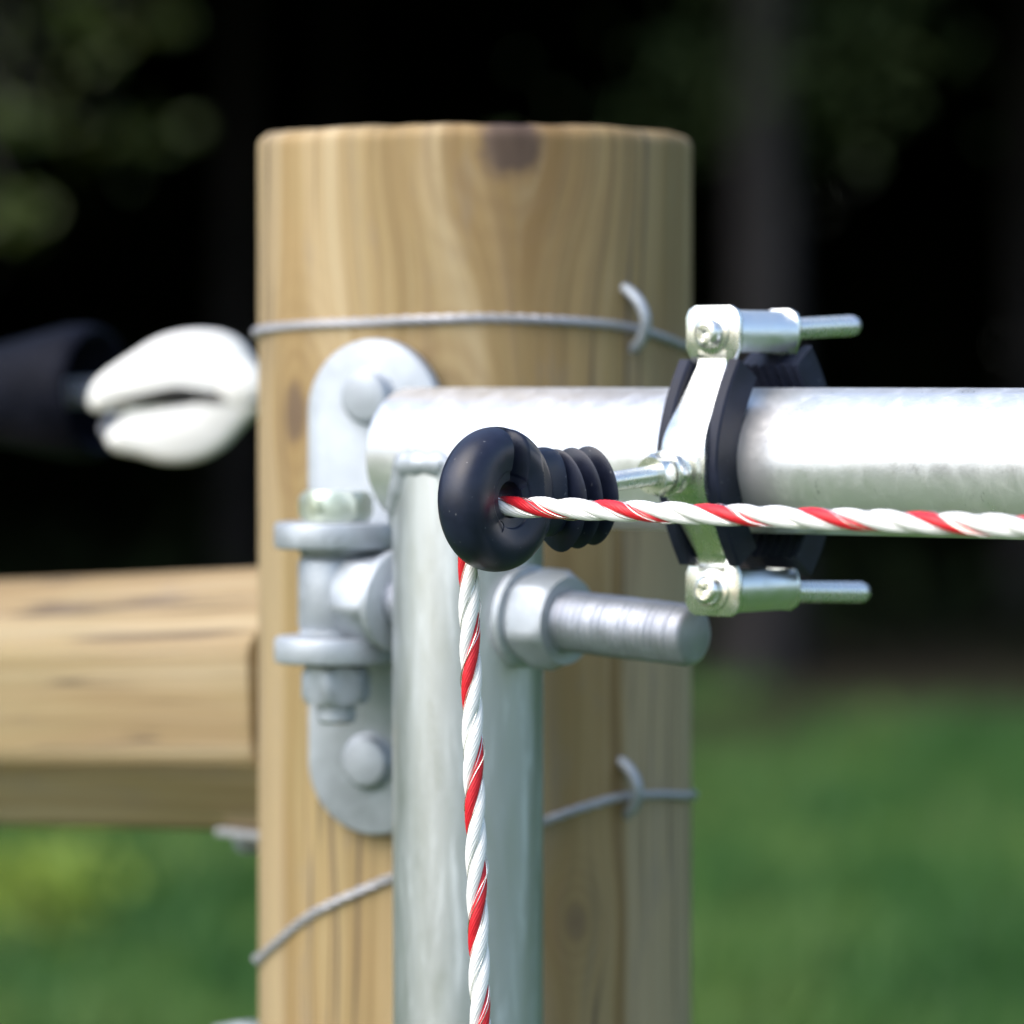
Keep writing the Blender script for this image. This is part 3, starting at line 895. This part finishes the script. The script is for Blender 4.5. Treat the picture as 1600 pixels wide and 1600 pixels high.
# resample at 0.6 mm
def resample(pts, step):
    out = [pts[0]]; acc = 0
    for i in range(1, len(pts)):
        a, b = pts[i - 1], pts[i]; L = (b - a).length
        while acc + L >= step:
            k = (step - acc) / L; a = a.lerp(b, k); out.append(a); L = (b - a).length; acc = 0
        acc += L
    return out
axis = resample(ax_pts + sm[1:], .0007)
rope = thing('fence_rope', down_end, 'white electric fence rope with one red strand threaded through the black ring', 'rope')
PITCH_R = .0343
s0 = .36                                       # arc length at the ring
tangs = [(axis[min(i + 1, len(axis) - 1)] - axis[max(i - 1, 0)]).normalized() for i in range(len(axis))]
fa = []
a_ = (UP - tangs[0] * UP.dot(tangs[0])).normalized()
for i, t_ in enumerate(tangs):
    a_ = (a_ - t_ * a_.dot(t_)).normalized(); fa.append((a_.copy(), t_.cross(a_)))
def strand(idx, mat):
    rs = []; SG = 66; nf = 13
    for i in range(len(axis)):
        s = i * .0007
        # travelling towards -T; right-handed lay, red on top at 5 mm outside the ring
        ph = (s - (s0 - .005)) / PITCH_R * 2 * pi + idx * 2 * pi / 3
        A, B = fa[i]
        rr = .00145 + .00006 * noise.noise(V3((s * 60, idx, 2)))
        dirv = A * cos(ph) + B * sin(ph)
        c = axis[i] + dirv * rr
        tan_ = tangs[i].cross(dirv)
        rg_ = []
        tw = s / .020 * 2 * pi
        for j in range(SG):
            th = 2 * pi * j / SG
            fib = abs(sin((th * nf - tw * 1.0) * .5))
            fib2 = noise.noise(V3((cos(th - tw / nf) * 3 + idx * 9, sin(th - tw / nf) * 3, s * 12)))
            r = .00153 * (.93 if idx == 0 else 1.03) * (.925 + .075 * fib + .030 * fib2)
            rg_.append(c + dirv * (cos(th) * r) + tan_ * (sin(th) * r * 1.16))
        rs.append(rg_)
    v, f = rings(rs)
    build('strand', v, f, mat, rope, smooth=60)
strand(0, M['red_rope']); strand(1, M['white_rope']); strand(2, M['white_rope'])
# fine steel conductors lying on the strands, springing out a little here and there
for q, (ph0, loose) in enumerate(((.55, .00022), (.80, .00030), (3.3, .00012), (5.2, .00015))):
    pts = []
    for i in range(0, len(axis), 2):
        s = i * .0007
        ph = (s - (s0 - .005)) / (PITCH_R * 1.0) * 2 * pi + ph0
        A, B = fa[i]
        k = (ph0 + 0) % (2 * pi / 3); m_ = min(k, 2 * pi / 3 - k)        # 0 on a strand's crest
        rr = .00145 + .00153 * cos(m_ * .85) * 1.0 + max(0, noise.noise(V3((s * 95, q * 3.3, 0)))) ** 1 * loose * 6 * (1 if q < 2 else .5) - .00006
        ph += .22 * noise.noise(V3((s * 45, q * 5.1, 3)))
        pts.append(axis[i] + (A * cos(ph) + B * sin(ph)) * rr)
    MB().add(*sweep(pts, .00011, 5)).build('steel_filament', M['zinc'], rope)

# ------------------------------------------------------------------ white hook insulator and gate handle behind the post, left
Yh = 1.82
hk_px = [(140, 626), (146, 604), (165, 583), (205, 556), (250, 529), (300, 517), (348, 520), (378, 536), (396, 562), (410, 582), (440, 588), (470, 590), (470, 640), (430, 640), (402, 645), (378, 668), (350, 698), (310, 719), (262, 723), (218, 712), (182, 704), (168, 686), (182, 665), (215, 651), (250, 639), (280, 632), (294, 627), (284, 617), (250, 622), (205, 637), (165, 643), (146, 640)]
o_h = P(470, 612, Yh)
wh = thing('hook_insulator', o_h, 'white plastic slotted hook insulator behind the left side of the post', 'insulator')
kx = Yh / FPX
pts2 = smoothpts([V3(((x - 470) * kx, -(y - 612) * kx, 0)) for x, y in hk_px + hk_px[:1]], 4)[:-1]
pts2 = [(q.x, q.y) for q in pts2]
pd = V3((.88, -.48, 0)).normalized(); pn = V3((-.48, -.88, 0)).normalized()
ex = V3((1, 0, 0)); en = V3((0, -1, 0))
MB().add(*extrude(pts2, o_h + V3((0, .009, 0)), ex, UP, en, .018, .0036)).build('hook', M['white_plastic'], wh, smooth=50)
MB().add(*lathe(P(372, 600, Yh) + V3((0, -.006, 0)), (-.2, -1, 0), [(0, .009), (.003, .0085), (.0045, .006), (.005, .003)], 28, sa=1.1)).build('boss', M['white_plastic'], wh)
MB().add(*extrude([((x - 470) * kx, -(y - 612) * kx) for x, y in ((178, 668), (200, 640), (280, 612), (310, 626), (280, 660), (215, 690))], o_h + V3((0, .007, 0)), ex, UP, en, .0115, .001)).build('web', M['white_plastic'], wh)
pe = POST + V3((-.030, .062, o_h.z)); ps = o_h - V3((.006, 0, 0))
MB().add(*sweep([ps, ps.lerp(pe, .5), pe], .0060, 20)).build('screw_stem', M['zinc'], wh)

D = V3((-.875, .484, -.03)).normalized()
hc = P(152, 612, 1.845)
ha = thing('gate_handle', hc, 'black flanged gate handle hooked to the white insulator at the left', 'handle')
MB().add(*lathe(hc, D, [(.030, .004), (.028, .0125), (.012, .0190), (.000, .0228), (-.001, .0240), (.000, .0254), (.004, .0264), (.012, .0262), (.026, .0236), (.042, .0204), (.060, .0184), (.09, .0180), (.12, .0186), (.15, .0180), (.19, .0175), (.20, .010)], 56)).build('grip', M['grip'], ha, smooth=60)
sp = []
for k in range(90):
    a = k * .42; q = hc + D * (.018 - .024 * k / 90); x_, y_ = frame(D)
    sp.append(q + x_ * (cos(a) * .0050) + y_ * (sin(a) * .0050))
MB().add(*sweep(sp, .0008, 7)).build('spring', M['wire'], ha)
hook = smoothpts([hc + D * .012, hc - D * .006 + UP * -.004, P(165, 672, 1.822), P(178, 668, 1.824), P(196, 660, 1.832), P(205, 655, 1.842)], 8)
MB().add(*sweep(hook, .0021, 9)).build('metal_hook', M['bolt'], ha)
